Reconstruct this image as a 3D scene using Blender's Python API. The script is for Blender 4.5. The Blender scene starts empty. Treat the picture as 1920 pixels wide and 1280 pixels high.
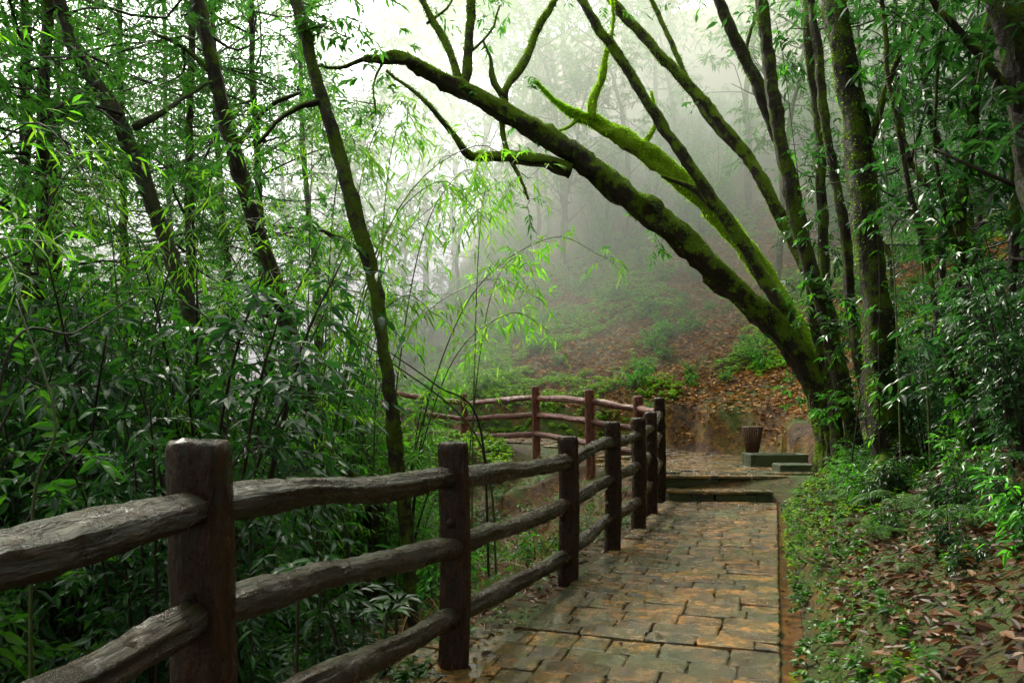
import bpy, math, numpy as np
rng=np.random.default_rng(11)
scene=bpy.context.scene; col=scene.collection
CAM=1.36; FP=1493.0; HZ=760.0
def at(u,v,d): return ((u-960)/FP*d, d, CAM+(HZ-v)/FP*d)
def norm(a): return a/np.maximum(np.linalg.norm(a,axis=-1,keepdims=True),1e-9)
# ---------------------------------------------------------------- materials
class NT:
    def __init__(s,name):
        s.m=bpy.data.materials.new(name); s.m.use_nodes=True; s.t=s.m.node_tree; s.t.nodes.clear()
        s.out=s.t.nodes.new('ShaderNodeOutputMaterial')
    def n(s,ty,ins={},**kw):
        x=s.t.nodes.new('ShaderNode'+ty)
        for k,v in kw.items(): setattr(x,k,v)
        for k,v in ins.items():
            i=x.inputs[k]
            if isinstance(v,bpy.types.NodeSocket): s.t.links.new(v,i)
            else: i.default_value=v
        return x
    def ramp(s,fac,stops):
        r=s.n('ValToRGB',{'Fac':fac}); e=r.color_ramp.elements
        while len(e)<len(stops): e.new(.5)
        for i,(p,c) in enumerate(stops): e[i].position=p; e[i].color=(c if len(c)==4 else (*c,1))
        return r.outputs[0]
    def mix(s,f,a,b,bt='MIX'):
        m=s.n('MixRGB',{'Fac':f,'Color1':a,'Color2':b},blend_type=bt); return m.outputs[0]
    def noise(s,scale,det=5,rough=.6,vec=None,out='Fac'):
        ins={'Scale':scale,'Detail':det,'Roughness':rough}
        if vec is not None: ins['Vector']=vec
        return s.n('TexNoise',ins).outputs[out]
    def surf(s,sock): s.t.links.new(sock,s.out.inputs['Surface'])
def g3(v): return (v,v,v)
def leafmat(name,cols,tr,trcol,rough=.38,spec=.4):
    t=NT(name); ri=t.n('NewGeometry').outputs['Random Per Island']
    c=t.ramp(ri,[(i/(len(cols)-1),x) for i,x in enumerate(cols)])
    oi=t.n('ObjectInfo').outputs['Random']
    v=t.n('MapRange',{'Value':oi,'To Min':.6,'To Max':1.35}).outputs[0]
    hu=t.n('MapRange',{'Value':oi,'To Min':.475,'To Max':.51}).outputs[0]
    c=t.n('HueSaturation',{'Color':c,'Value':v,'Hue':hu}).outputs[0]
    p=t.n('BsdfPrincipled',{'Base Color':c,'Roughness':rough,'Specular IOR Level':spec})
    tc=t.mix(.6,t.n('HueSaturation',{'Color':c,'Value':2.4,'Saturation':1.05}).outputs[0],(*trcol,1))
    b=t.n('BsdfTranslucent',{'Color':tc})
    m=t.n('MixShader',{'Fac':tr,1:p.outputs[0],2:b.outputs[0]}); t.surf(m.outputs[0]); return t.m
M={}
M['leaf']=leafmat('broad_leaf',[(.006,.04,.005),(.016,.08,.008),(.04,.16,.011),(.10,.25,.015)],.48,(.13,.50,.03),.36,.3)
M['leafdark']=leafmat('dark_leaf',[(.002,.016,.005),(.006,.032,.008),(.012,.052,.011),(.032,.09,.014)],.30,(.06,.24,.03),.3,.35)
M['bamboo']=leafmat('bamboo_leaf',[(.04,.17,.010),(.08,.25,.012),(.12,.30,.014),(.24,.28,.02)],.55,(.22,.64,.03),.4,.3)
M['far']=leafmat('canopy_leaf',[(.008,.035,.008),(.018,.07,.012),(.035,.12,.015),(.07,.16,.018)],.4,(.10,.36,.03),.5,.2)
M['ground']=leafmat('seedling_leaf',[(.03,.12,.010),(.07,.19,.012),(.13,.26,.014),(.22,.29,.02)],.42,(.22,.54,.02),.4,.3)
M['bankleaf']=leafmat('bank_seedling_leaf',[(.008,.04,.006),(.016,.07,.008),(.032,.11,.010),(.07,.16,.013)],.35,(.10,.32,.02),.4,.3)
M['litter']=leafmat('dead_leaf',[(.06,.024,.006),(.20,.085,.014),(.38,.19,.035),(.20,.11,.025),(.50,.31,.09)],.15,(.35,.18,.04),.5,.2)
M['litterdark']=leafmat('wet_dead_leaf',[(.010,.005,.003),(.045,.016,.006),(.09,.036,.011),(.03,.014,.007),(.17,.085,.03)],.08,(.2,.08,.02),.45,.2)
M['straw']=leafmat('dry_stalk',[(.14,.07,.018),(.22,.12,.03),(.30,.17,.05),(.12,.05,.016)],.15,(.3,.2,.06),.5)
M['mossf']=leafmat('moss_tuft',[(.03,.065,.005),(.065,.14,.007),(.12,.22,.01),(.21,.33,.012)],.4,(.25,.5,.02),.7,.1)
M['mossb']=leafmat('bright_moss_tuft',[(.08,.17,.006),(.15,.29,.01),(.24,.40,.012),(.33,.47,.02)],.4,(.4,.75,.02),.7,.1)
def bark(name,c1,c2,moss,mosscol,mossc2=(.03,.06,.005)):
    t=NT(name); tc=t.n('TexCoord').outputs['Object']
    mp=t.n('Mapping',{'Vector':tc,'Scale':(7,7,1.5)}).outputs[0]
    n1=t.noise(3,9,.7,mp); n2=t.noise(4.6,8,.72,tc); n3=t.noise(26,5,.7,tc)
    c=t.ramp(n1,[(.3,c1),(.7,c2)])
    nz=t.n('SeparateXYZ',{0:t.n('NewGeometry').outputs['Normal']}).outputs[2]
    a=t.n('Math',{0:nz,1:.18},operation='MULTIPLY').outputs[0]
    a=t.n('Math',{0:a,1:n2},operation='ADD').outputs[0]
    a=t.n('Math',{0:a,1:moss},operation='ADD').outputs[0]
    k=t.ramp(a,[(.48,g3(0)),(.57,g3(1))])
    mc=t.mix(n3,(*mossc2,1),(*mosscol,1))
    c=t.mix(k,c,mc)
    r=t.mix(k,(*g3(.55),1),(*g3(.95),1))
    h=t.n('Math',{0:n1,1:t.n('Math',{0:n3,1:.8},operation='MULTIPLY').outputs[0]},operation='ADD').outputs[0]
    b=t.n('Bump',{'Height':h,'Strength':1.,'Distance':.05}).outputs[0]
    t.surf(t.n('BsdfPrincipled',{'Base Color':c,'Roughness':r,'Normal':b,'Specular IOR Level':.2}).outputs[0]); return t.m
M['bark']=bark('wet_bark',(.008,.005,.003),(.035,.021,.012),-.0,(.12,.16,.010))
M['barkmoss']=bark('mossy_bark',(.010,.007,.004),(.04,.027,.014),.05,(.17,.25,.012))
M['barkbright']=bark('bright_mossy_bark',(.02,.015,.008),(.055,.04,.022),.25,(.28,.42,.015),(.10,.18,.008))
M['barkgrey']=bark('grey_bark',(.03,.026,.02),(.10,.085,.06),-.06,(.12,.16,.03))
def woodmat(name,c1,c2,c3,rough,spec=.22):
    t=NT(name); tc=t.n('TexCoord').outputs['UV']
    mp=t.n('Mapping',{'Vector':tc,'Scale':(2.6,14,1)}).outputs[0]
    ob=t.n('TexCoord').outputs['Object']
    n1=t.noise(2.2,8,.65,mp); n2=t.noise(6,7,.7,ob); n3=t.noise(45,4,.6,ob)
    c=t.ramp(n1,[(.34,c1),(.56,c2),(.76,c3)])
    nz=t.n('SeparateXYZ',{0:t.n('NewGeometry').outputs['Normal']}).outputs[2]
    a=t.n('Math',{0:t.n('Math',{0:nz,1:.2},operation='MULTIPLY').outputs[0],1:n2},operation='ADD').outputs[0]
    k=t.ramp(a,[(.68,g3(0)),(.85,g3(.5))])
    c=t.mix(k,c,(.04,.05,.010,1))
    r=t.ramp(n2,[(.4,g3(rough)),(.6,g3(rough+.35))])
    h=t.n('Math',{0:n1,1:t.n('Math',{0:n3,1:.15},operation='MULTIPLY').outputs[0]},operation='ADD').outputs[0]
    b=t.n('Bump',{'Height':h,'Strength':.95,'Distance':.032}).outputs[0]
    t.surf(t.n('BsdfPrincipled',{'Base Color':c,'Roughness':r,'Normal':b,'Specular IOR Level':spec}).outputs[0]); return t.m
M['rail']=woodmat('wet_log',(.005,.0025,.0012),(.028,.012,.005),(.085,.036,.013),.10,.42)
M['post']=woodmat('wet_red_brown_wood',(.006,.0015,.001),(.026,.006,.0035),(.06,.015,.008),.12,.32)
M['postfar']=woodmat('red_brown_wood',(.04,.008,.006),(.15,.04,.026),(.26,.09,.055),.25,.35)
def stonemat(name,cols,moss,rough,coat=.5,mc=(.055,.075,.008,1)):
    t=NT(name); ob=t.n('TexCoord').outputs['Object']; ge=t.n('NewGeometry')
    c=t.ramp(ge.outputs['Random Per Island'],[(i/(len(cols)-1),x) for i,x in enumerate(cols)])
    n1=t.noise(7,9,.72,ob); n2=t.noise(1.3,5,.6,ob); n3=t.noise(35,6,.75,ob)
    c=t.mix(.95,c,t.ramp(n1,[(.36,(.10,.07,.05)),(.48,g3(.55)),(.66,(1.9,1.4,.6))]),'MULTIPLY')
    a=t.n('Math',{0:n2,1:t.n('Math',{0:n3,1:.3},operation='MULTIPLY').outputs[0]},operation='ADD').outputs[0]
    k=t.ramp(a,[(moss,g3(0)),(moss+.16,g3(.75))])
    c=t.mix(k,c,mc)
    r=t.ramp(n1,[(.40,g3(rough)),(.62,g3(rough+.28))])
    h=t.n('Math',{0:n1,1:t.n('Math',{0:n3,1:.3},operation='MULTIPLY').outputs[0]},operation='ADD').outputs[0]
    b=t.n('Bump',{'Height':h,'Strength':1.,'Distance':.035}).outputs[0]
    t.surf(t.n('BsdfPrincipled',{'Base Color':c,'Roughness':r,'Normal':b,'Specular IOR Level':.55,'Coat Weight':coat,'Coat Roughness':.04}).outputs[0]); return t.m
M['stone']=stonemat('wet_flagstone',[(.06,.034,.007),(.22,.105,.011),(.11,.068,.012),(.27,.14,.015),(.075,.058,.015),(.17,.078,.009),(.05,.036,.011)],.62,.08,.5,(.035,.05,.007,1))
M['kerb']=stonemat('mossy_stone',[(.018,.016,.010),(.03,.025,.014)],.47,.25,.15,(.03,.05,.008,1))
M['rock']=stonemat('mossy_rock',[(.006,.006,.005),(.010,.009,.007)],.55,.6,0)
def groundmat():
    t=NT('forest_soil'); ob=t.n('TexCoord').outputs['Object']; ge=t.n('NewGeometry')
    n1=t.noise(9,9,.7,ob); n2=t.noise(.9,6,.6,ob); n3=t.noise(40,5,.7,ob)
    c=t.ramp(n1,[(.3,(.02,.01,.004)),(.48,(.06,.03,.010)),(.6,(.13,.06,.016)),(.75,(.22,.12,.035))])
    nz=t.n('SeparateXYZ',{0:ge.outputs['Normal']}).outputs[2]
    st=t.ramp(nz,[(.64,g3(1)),(.88,g3(0))])
    c=t.mix(t.mix(1,st,t.ramp(n2,[(.38,g3(0)),(.52,g3(1))]),'MULTIPLY'),c,t.ramp(n1,[(.34,(.05,.02,.004)),(.5,(.22,.09,.010)),(.7,(.52,.26,.025))]))
    k=t.ramp(n2,[(.45,g3(0)),(.58,g3(.9))])
    c=t.mix(k,c,t.mix(n3,(.015,.045,.005,1),(.09,.15,.010,1)))
    b=t.n('Bump',{'Height':t.n('Math',{0:n1,1:n3},operation='ADD').outputs[0],'Strength':1.,'Distance':.09}).outputs[0]
    t.surf(t.n('BsdfPrincipled',{'Base Color':c,'Roughness':.6,'Normal':b,'Specular IOR Level':.3}).outputs[0]); return t.m
M['soil']=groundmat()
def plain(name,c,r,lo=.4,sc=14):
    t=NT(name); ob=t.n('TexCoord').outputs['Object']; n=t.noise(sc,8,.65,ob)
    cc=t.ramp(n,[(.3,tuple(x*lo for x in c)),(.7,c)])
    b=t.n('Bump',{'Height':n,'Strength':.7,'Distance':.015}).outputs[0]
    t.surf(t.n('BsdfPrincipled',{'Base Color':cc,'Roughness':r,'Normal':b,'Specular IOR Level':.3}).outputs[0]); return t.m
M['twig']=plain('twig',(.03,.02,.012),.6)
M['culm']=plain('bamboo_culm',(.07,.09,.025),.4)
M['basket']=plain('woven_cane',(.08,.035,.014),.5)
M['dirt']=plain('orange_dirt',(.13,.05,.010),.3,.05,9)
# ---------------------------------------------------------------- mesh helpers
def mk(name,geos,mats,uv=None):
    Vs=[];L=[];S=[];MI=[];SM=[];off=0;ls=0
    for V,Fs,mi,sm in geos:
        V=np.asarray(V,float).reshape(-1,3); Vs.append(V)
        for Fa in Fs:
            Fa=np.asarray(Fa,int)
            if Fa.size==0: continue
            m,k=Fa.shape; L.append((Fa+off).ravel()); S.append(ls+np.arange(m)*k); ls+=m*k
            MI.append(np.full(m,mi)); SM.append(np.full(m,sm))
        off+=len(V)
    V=np.concatenate(Vs);L=np.concatenate(L);S=np.concatenate(S);MI=np.concatenate(MI);SM=np.concatenate(SM)
    me=bpy.data.meshes.new(name); me.vertices.add(len(V)); me.vertices.foreach_set('co',V.ravel().astype(np.float32))
    me.loops.add(len(L)); me.loops.foreach_set('vertex_index',L.astype(np.int32))
    me.polygons.add(len(S)); me.polygons.foreach_set('loop_start',S.astype(np.int32))
    me.polygons.foreach_set('material_index',MI.astype(np.int32)); me.polygons.foreach_set('use_smooth',SM.astype(bool))
    if uv is not None:
        ul=me.uv_layers.new(name='UVMap'); ul.data.foreach_set('uv',uv[L].ravel().astype(np.float32))
    me.update(calc_edges=True)
    for m in mats: me.materials.append(M[m])
    return me
def obj(name,me,parent=None,loc=(0,0,0)):
    o=bpy.data.objects.new(name,me); col.objects.link(o); o.location=loc
    if parent is not None: o.parent=parent
    return o
def meta(o,label,cat,group=None,kind=None):
    o['label']=label; o['category']=cat
    if group: o['group']=group
    if kind: o['kind']=kind
def cr(P,n):
    P=np.asarray(P,float); Q=np.vstack([2*P[0]-P[1],P,2*P[-1]-P[-2]]); out=[]
    m=len(P)-1
    for t in np.linspace(0,m,n):
        i=min(int(t),m-1);f=t-i;a,b,c,d=Q[i],Q[i+1],Q[i+2],Q[i+3]
        out.append(.5*((2*b)+(-a+c)*f+(2*a-5*b+4*c-d)*f*f+(-a+3*b-3*c+d)*f**3))
    return np.array(out)
def tube(P,R,seg=10,bump=.1,groove=0,wob=0):
    P=np.asarray(P,float);R=np.asarray(R,float);n=len(P)
    if wob: P=P+np.cumsum(rng.normal(0,wob,(n,3)),0)*np.minimum(1,np.arange(n)/3)[:,None]
    T=norm(np.gradient(P,axis=0)); u=np.cross(T[0],[0.3,.2,1.]) 
    if np.linalg.norm(u)<.1:u=np.cross(T[0],[1,0,0.])
    U=[]
    for i in range(n):
        u=u-T[i]*np.dot(u,T[i]); u=u/np.linalg.norm(u); U.append(u)
    U=np.array(U);W=np.cross(T,U); a=np.arange(seg)*2*math.pi/seg
    ph=rng.uniform(0,6.28,4); k=np.arange(n)[:,None]
    rad=R[:,None]*(1+bump*(.5*np.sin(3*a[None]+ph[0]+k*.35)+.4*np.sin(k*.9+ph[1]+2*a[None])+rng.normal(0,.35,(n,seg))))
    if groove:
        gr=rng.normal(0,groove,seg)
        rad*=1+gr[None]*(.7+.5*np.sin(k*.25+ph[2]+a[None]))
    N=np.cos(a)[None,:,None]*U[:,None]+np.sin(a)[None,:,None]*W[:,None]
    V=P[:,None]+N*rad[...,None]
    i=np.arange(n-1)[:,None]*seg; j=np.arange(seg)[None]; j2=(j+1)%seg
    F=np.stack([i+j,i+j2,i+seg+j2,i+seg+j],-1).reshape(-1,4)
    Vf=np.vstack([V.reshape(-1,3),P[0]-T[0]*R[0]*.2,P[-1]+T[-1]*R[-1]*.5]); jj=np.arange(seg)
    c1=np.stack([np.full(seg,n*seg),(jj+1)%seg,jj],-1); b=(n-1)*seg
    c2=np.stack([np.full(seg,n*seg+1),b+jj,b+(jj+1)%seg],-1)
    dist=np.concatenate([[0],np.cumsum(np.linalg.norm(np.diff(P,axis=0),axis=1))])
    uv=np.stack([np.repeat(dist,seg),np.tile(np.abs(np.arange(seg)/seg*2-1)*.25,n)],-1); uv=np.vstack([uv,[0,0],[dist[-1],0]])
    return Vf,[F,np.vstack([c1,c2])],V,N,uv
def leafgeo(P,D,L,W,droop=.2,q=1,roll=.45):
    n=len(P); D=norm(D); up=np.array([[0,0,1.]])+rng.normal(0,roll,(n,3))
    S=norm(np.cross(D,up)); N=np.cross(S,D); L=L[:,None]; W=W[:,None]; z=np.array([[0,0,1.]])
    def pt(t,w,f): return P+D*L*t+S*W*w+N*W*f-z*droop*L*t*t
    b=np.arange(n)[:,None]
    if q==0:
        V=np.stack([P,pt(.45,-.5,.15),pt(1,0,0),pt(.45,.5,.15)],1).reshape(-1,3); b=b*4
        return V,[np.concatenate([b+[0,2,1],b+[0,3,2]])]
    V=np.stack([P,pt(.32,-.47,.16),pt(.32,0,0),pt(.32,.47,.16),pt(.68,-.36,.12),pt(.68,0,0),pt(.68,.36,.12),pt(1.,0,0)],1).reshape(-1,3); b=b*8
    return V,[np.concatenate([b+[0,2,1],b+[0,3,2],b+[4,5,7],b+[5,6,7]]),np.concatenate([b+[1,2,5,4],b+[2,3,6,5]])]
def sprays(O,D,ln,per,L,W,droop=.3,q=1,ldroop=.3,tw=.006,roll=.45,t0=.25,spread=.9):
    k=len(O); D=norm(D); z=np.array([0,0,1.])
    t=np.linspace(t0,1,per)[None]+rng.uniform(-.04,.04,(k,per)); 
    pos=O[:,None]+D[:,None]*(ln[:,None]*t)[...,None]-z*(droop*ln[:,None]*t*t)[...,None]
    tan=norm(D[:,None]-z*(2*droop*t)[...,None])
    sd=norm(np.cross(D,z)+1e-6)[:,None]*np.where(np.arange(per)%2==0,1,-1)[None,:,None]
    ld=tan*.7+sd*spread+rng.normal(0,.3,(k,per,3))-z*ldroop
    ld[:,-1]=tan[:,-1]+rng.normal(0,.15,(k,3))
    n=k*per; sz=rng.uniform(.55,1.25,n)
    lg=leafgeo(pos.reshape(-1,3),ld.reshape(-1,3),L*sz,W*sz*rng.uniform(.8,1.2,n),.25,q,roll)
    ts=np.array([0,.5,1.]); c=O[:,None]+D[:,None]*(ln[:,None]*ts)[...,None]-z*(droop*ln[:,None]*ts*ts)[...,None]
    s=norm(np.cross(D,z)+1e-6); s2=np.cross(s,D); r=np.array([1,.7,.25])*tw
    ring=[s*1.0,s*-.5+s2*.87,s*-.5-s2*.87]
    V=np.stack([c[:,i]+g*r[i] for i in range(3) for g in ring],1).reshape(-1,3); b=np.arange(k)[:,None]*9
    F=np.concatenate([b+[i*3+j,i*3+(j+1)%3,i*3+3+(j+1)%3,i*3+3+j] for i in range(2) for j in range(3)])
    return lg,(V,[F])
def rdir(n,up=.2):
    d=rng.normal(0,1,(n,3)); d[:,2]=d[:,2]*.6+up; return norm(d)
# ---------------------------------------------------------------- terrain
PC=np.array([(-3.4,-8),(2.95,11.3),(3.06,11.75),(3.5,13.2),(3.3,15.2),(1.8,16.6),(-.5,17.6),(-4,18.6),(-10,20),(-24,24)],float)
PZ=np.array([0,0,.34,.34,.36,.5,.7,.9,1.2,1.5]);WLA=np.array([.76,.76,.9,2.0,2.2,1.5,1.1,1,1,1.]);WRA=np.array([.76,.76,1.5,1.7,1.5,1.3,1.1,1,1,1.])
BA=np.array([.38,.38,.4,.6,.8,.75,.7,.8,.6,.5]); SLA=np.array([.6,.6,.55,.52,.58,.58,.45,.2,.1,.0])
PH=rng.uniform(0,6.28,(14,2)); FR=np.array([.35,.6,.9,1.4,2.2,3.1,4.7,6.5,8.5,11,.15,.23,1.1,5.5]); AN=rng.uniform(0,6.28,14)
def fnoise(x,y,lo=0,hi=10):
    s=0
    for i in range(lo,hi):
        c,sn=math.cos(AN[i]),math.sin(AN[i]); s=s+np.sin((x*c+y*sn)*FR[i]+PH[i,0]+1.3*np.sin((y*c-x*sn)*FR[i]*.7+PH[i,1]))/(1+FR[i])
    return s
def pinfo(x,y):
    x=np.asarray(x,float);y=np.asarray(y,float); best=np.full(x.shape,1e9); out=[np.zeros(x.shape) for _ in range(6)]
    for i in range(len(PC)-1):
        a,b=PC[i],PC[i+1];d=b-a;l2=d@d; t=np.clip(((x-a[0])*d[0]+(y-a[1])*d[1])/l2,0,1)
        vx=x-a[0]-d[0]*t;vy=y-a[1]-d[1]*t; dd=np.hypot(vx,vy); m=dd<best; best=np.where(m,dd,best)
        sg=np.where(d[0]*vy-d[1]*vx>0,-1,1)
        for k,val in enumerate([sg*dd]+[A[i]*(1-t)+A[i+1]*t for A in (PZ,WLA,WRA,BA,SLA)]): out[k]=np.where(m,val,out[k])
    return out
def sst(x,a,b):
    t=np.clip((x-a)/(b-a),0,1); return t*t*(3-2*t)
def H(x,y):
    x=np.asarray(x,float);y=np.asarray(y,float)
    s,pz,wl,wr,bk,sl=pinfo(x,y); r=s-wr; q=-s-wl; nz=fnoise(x,y)
    far=sst(x,-9,4)*.9+.1
    rr=r+.18*fnoise(x*2.1,y*2.1)*sst(y,12,14)
    hr=-.03+bk*sst(rr,.13,.3+bk*.5)*np.where(x<-1,far,1)+np.clip(r-.4,0,4)*sl*far+np.clip(r-4.4,0,40)*.72*far*np.where(y>12,1,.8)+nz*.15*sst(r,.2,1.5)
    hl=-.03-np.clip(q-.3,0,5)*.52-np.clip(q-5.3,0,12)*.15+nz*.13*sst(q,.2,1.5)
    return pz+np.where(r>0,hr,np.where(q>0,hl,-.018))+.006*nz*np.where((r>0)|(q>0),1,.3)
def h1(x,y): return float(H(np.array([x]),np.array([y]))[0])
def axis(lo,a,b,hi,fine):
    l=a-np.cumsum(np.geomspace(fine,8,40)); l=l[l>lo][::-1]; r=b+np.cumsum(np.geomspace(fine,8,40)); r=r[r<hi]
    return np.concatenate([[lo],l,np.arange(a,b,fine),[b],r,[hi]])
xs=axis(-180,-6,8,180,.08); ys=axis(-30,1.5,22,260,.10)
X,Y=np.meshgrid(xs,ys); Z=H(X,Y); nx,ny=len(xs),len(ys)
i=np.arange(ny-1)[:,None]*nx;j=np.arange(nx-1)[None]
me=mk('ground',[(np.stack([X,Y,Z],-1).reshape(-1,3),[np.stack([i+j,i+j+1,i+nx+j+1,i+nx+j],-1).reshape(-1,4)],0,True)],['soil'])
g=obj('ground',me); g['kind']='structure'
# ---------------------------------------------------------------- path stones
def stones(cells,mat,name,tilt=.003):
    Vs=[];Fq=[];Ft=[];o=0
    for (c,ex,ey,hx,hy,z,th) in cells:
        sq=[(-1,-1),(-.33,-1),(.33,-1),(1,-1),(1,-.3),(1,.3),(1,1),(.33,1),(-.33,1),(-1,1),(-1,.3),(-1,-.3)]
        q=np.array(sq)*[hx,hy]+rng.normal(0,.0032,(12,2)); tl=rng.normal(0,tilt,2)
        for k in (0,3,6,9): q[k]*=rng.uniform(.955,.995)
        tz=z+tl[0]*q[:,0]/hx+tl[1]*q[:,1]/hy
        P=lambda s,zz: np.column_stack([c[0]+(q[:,0]*ex[0]+q[:,1]*ey[0])*s,c[1]+(q[:,0]*ex[1]+q[:,1]*ey[1])*s,zz])
        ins=1-.006/min(hx,hy)
        R=[P(1,tz-th),P(1,tz-.006),P(ins,tz)]
        for r in R: Vs.append(r)
        Vs.append(np.array([[c[0],c[1],z]]))
        j=np.arange(12);j2=(j+1)%12
        for k in range(2): Fq.append(np.stack([o+k*12+j,o+k*12+j2,o+k*12+12+j2,o+k*12+12+j],-1))
        Ft.append(np.stack([o+24+j,o+24+j2,np.full(12,o+36)],-1)); o+=37
    return mk(name,[(np.vstack(Vs),[np.vstack(Fq),np.vstack(Ft)],0,False)],[mat])
T=np.array([.3137,.9495]); R_=np.array([.9495,-.3137])
cells=[]
ln=0.; org=np.array([-.76,0.])
while True:
    rd=rng.uniform(.14,.26); c0=org+T*(ln+rd/2)
    if ln>11.65: break
    wide=c0[1]<4.5
    w=2.0 if wide else 1.5
    off=-1.25 if wide else -.75
    xx=0
    while xx<w-.04:
        sw=min(rng.uniform(.17,.4),w-xx)
        if w-xx-sw<.12: sw=w-xx
        cc=c0+R_*(off+xx+sw/2)
        if cc[1]<11.15:
            cells.append((cc,R_,T,sw/2-.004,rd/2-.004,(.016 if not wide else -.002)+rng.normal(0,.003)+.002,.1))
        xx+=sw
    ln+=rd
ln=11.95
while ln<21:
    rd=rng.uniform(.25,.4); xx=-9+rng.uniform(0,.3)
    while xx<6:
        sw=rng.uniform(.25,.55); cx,cy=xx+sw/2,ln+rd/2-.05*(xx-3)
        s,pz,wl,wr,_,_=[float(v[0]) for v in pinfo(np.array([cx]),np.array([cy]))]
        if -wl+.1<s<wr-.1 and cy>12.0: cells.append((np.array([cx,cy]),np.array([1,-.05]),np.array([.05,1]),sw/2-.005,rd/2-.005,pz+.008+rng.normal(0,.003),.1))
        xx+=sw
    ln+=rd
p=obj('path',stones(cells,'stone','path')); p['kind']='structure'
t=np.linspace(0,11.9,160); rr=np.array([-.01,.03,.06,.09,.12]); 
px_=(org[0]+T[0]*t)[:,None]+R_[0]*(.76+rr)[None]; py_=(T[1]*t)[:,None]+R_[1]*(.76+rr)[None]
pz_=H(px_,py_)+.006+.012*np.array([0,-.2,-.3,0,.4])[None]; V=np.stack([px_,py_,pz_],-1).reshape(-1,3); i=np.arange(159)[:,None]*5;j=np.arange(4)[None]
gt=obj('dirt_gutter',mk('dirt_gutter',[(V,[np.stack([i+j,i+j+1,i+5+j+1,i+5+j],-1).reshape(-1,4)],0,True)],['dirt'])); gt['kind']='structure'
def slabs(name,y0,z0,z1,x0,x1,dep,cuts,mat='stone'):
    c=[];e=np.array([.995,-.06]);f=np.array([.06,.995]);xs_=[x0]+cuts+[x1]
    for a,b in zip(xs_[:-1],xs_[1:]):
        m=(a+b)/2; c.append((np.array([m,y0+dep/2-.06*(m-x0)]),e,f,(b-a)/2-.003,dep/2,z1,z1-z0+.06))
    return stones(c,mat,name)
for (y0,z0,z1,x0,x1,cuts) in [(11.22,0,.16,2.2,3.68,[2.72,3.3]),(11.66,.16,.335,2.2,4.05,[2.9,3.5])]:
    e=bpy.data.objects.new('stone_step',None); col.objects.link(e); e.location=(0,0,0); meta(e,'wet mossy stone step across the flagstone path','step','steps on the path')
    obj('tread',slabs('tread',y0,z1+.02,z1,x0,x1,.46,cuts),e); obj('riser',slabs('riser',y0+.03,z0-.05,z1-.048,x0+.02,x1-.02,.4,[c+.15 for c in cuts],'kerb'),e)
# ---------------------------------------------------------------- fence
fence=bpy.data.objects.new('wooden_fence',None); col.objects.link(fence); fence.location=(-.9,2.3,0)
meta(fence,'dark wet log fence with three rails along the stone path','fence')
FB=np.array(fence.location)
posts=[(-1.02,.25,1.36-.08,.085),(-.9,2.3,CAM-.1,.084),at(850,828,4.17)+(.077,),at(1065,817,6.17)+(.075,),at(1148,790,7.5)+(.074,),at(1197,783,8.8)+(.074,),at(1221,772,10.0)+(.075,),
 at(1237,745,11.5)+(.075,),at(1197,742,12.6)+(.075,),at(1106,730,13.2)+(.075,),at(1005,724,15)+(.075,),at(870,738,16.6)+(.075,),(-2.8,17.4,1.85,.075),(-4.6,18.0,1.95,.075)]
def post(x,y,zt,r):
    zb=min(h1(x,y),.3)-.25 if y<11.4 else h1(x,y)-.3
    seg=24; zs=np.concatenate([np.linspace(zb,zt-.05,20),[zt-.03,zt-.012,zt-.003,zt]]); rs=np.concatenate([np.full(20,1.)+rng.normal(0,.014,20),[1.,.95,.86,.6]])*r
    a=np.arange(seg)*2*math.pi/seg; se=(np.abs(np.cos(a))**3.2+np.abs(np.sin(a))**3.2)**(-1/3.2)
    gr=1+rng.normal(0,.025,seg); an=rng.uniform(-.2,.2)
    V=np.stack([(np.cos(a+an)[None]*(se*gr)[None]*rs[:,None])+x+.01*np.sin(zs*3)[:,None],(np.sin(a+an)[None]*(se*gr)[None]*rs[:,None])+y,np.repeat(zs[:,None],seg,1)+rng.normal(0,.002,(len(zs),seg))],-1)
    V[...,:2]+=rng.normal(0,.0016,V[...,:2].shape)
    n=len(zs);i=np.arange(n-1)[:,None]*seg;j=np.arange(seg)[None];j2=(j+1)%seg
    F=np.stack([i+j,i+j2,i+seg+j2,i+seg+j],-1).reshape(-1,4); Vf=np.vstack([V.reshape(-1,3),[[x,y,zt+.002]]]);jj=np.arange(seg)
    c=np.stack([(n-1)*seg+jj,(n-1)*seg+(jj+1)%seg,np.full(seg,n*seg)],-1)
    uv=np.vstack([np.stack([np.repeat(zs,seg),np.tile(np.abs(np.arange(seg)/seg*2-1)*.25,n)],-1),[[zt,0]]])
    Vf=Vf-FB
    geos=[(Vf,[F,c],0,True)]; UV=[uv]
    for _ in range(3):
        aa=rng.uniform(-2.6,-.5); z0=zt-rng.uniform(.08,.8); dr=np.array([math.cos(aa),math.sin(aa),.1]); b=np.array([x,y,z0])-FB
        kv,kf,_,_,ku=tube([b+dr*r*.7,b+dr*r*1.05,b+dr*r*1.15],[.03,.024,.014],8,.1); geos.append((kv,kf,0,True)); UV.append(ku)
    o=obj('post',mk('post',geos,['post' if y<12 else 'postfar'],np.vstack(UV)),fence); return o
for pp in posts: post(*pp)
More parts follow.
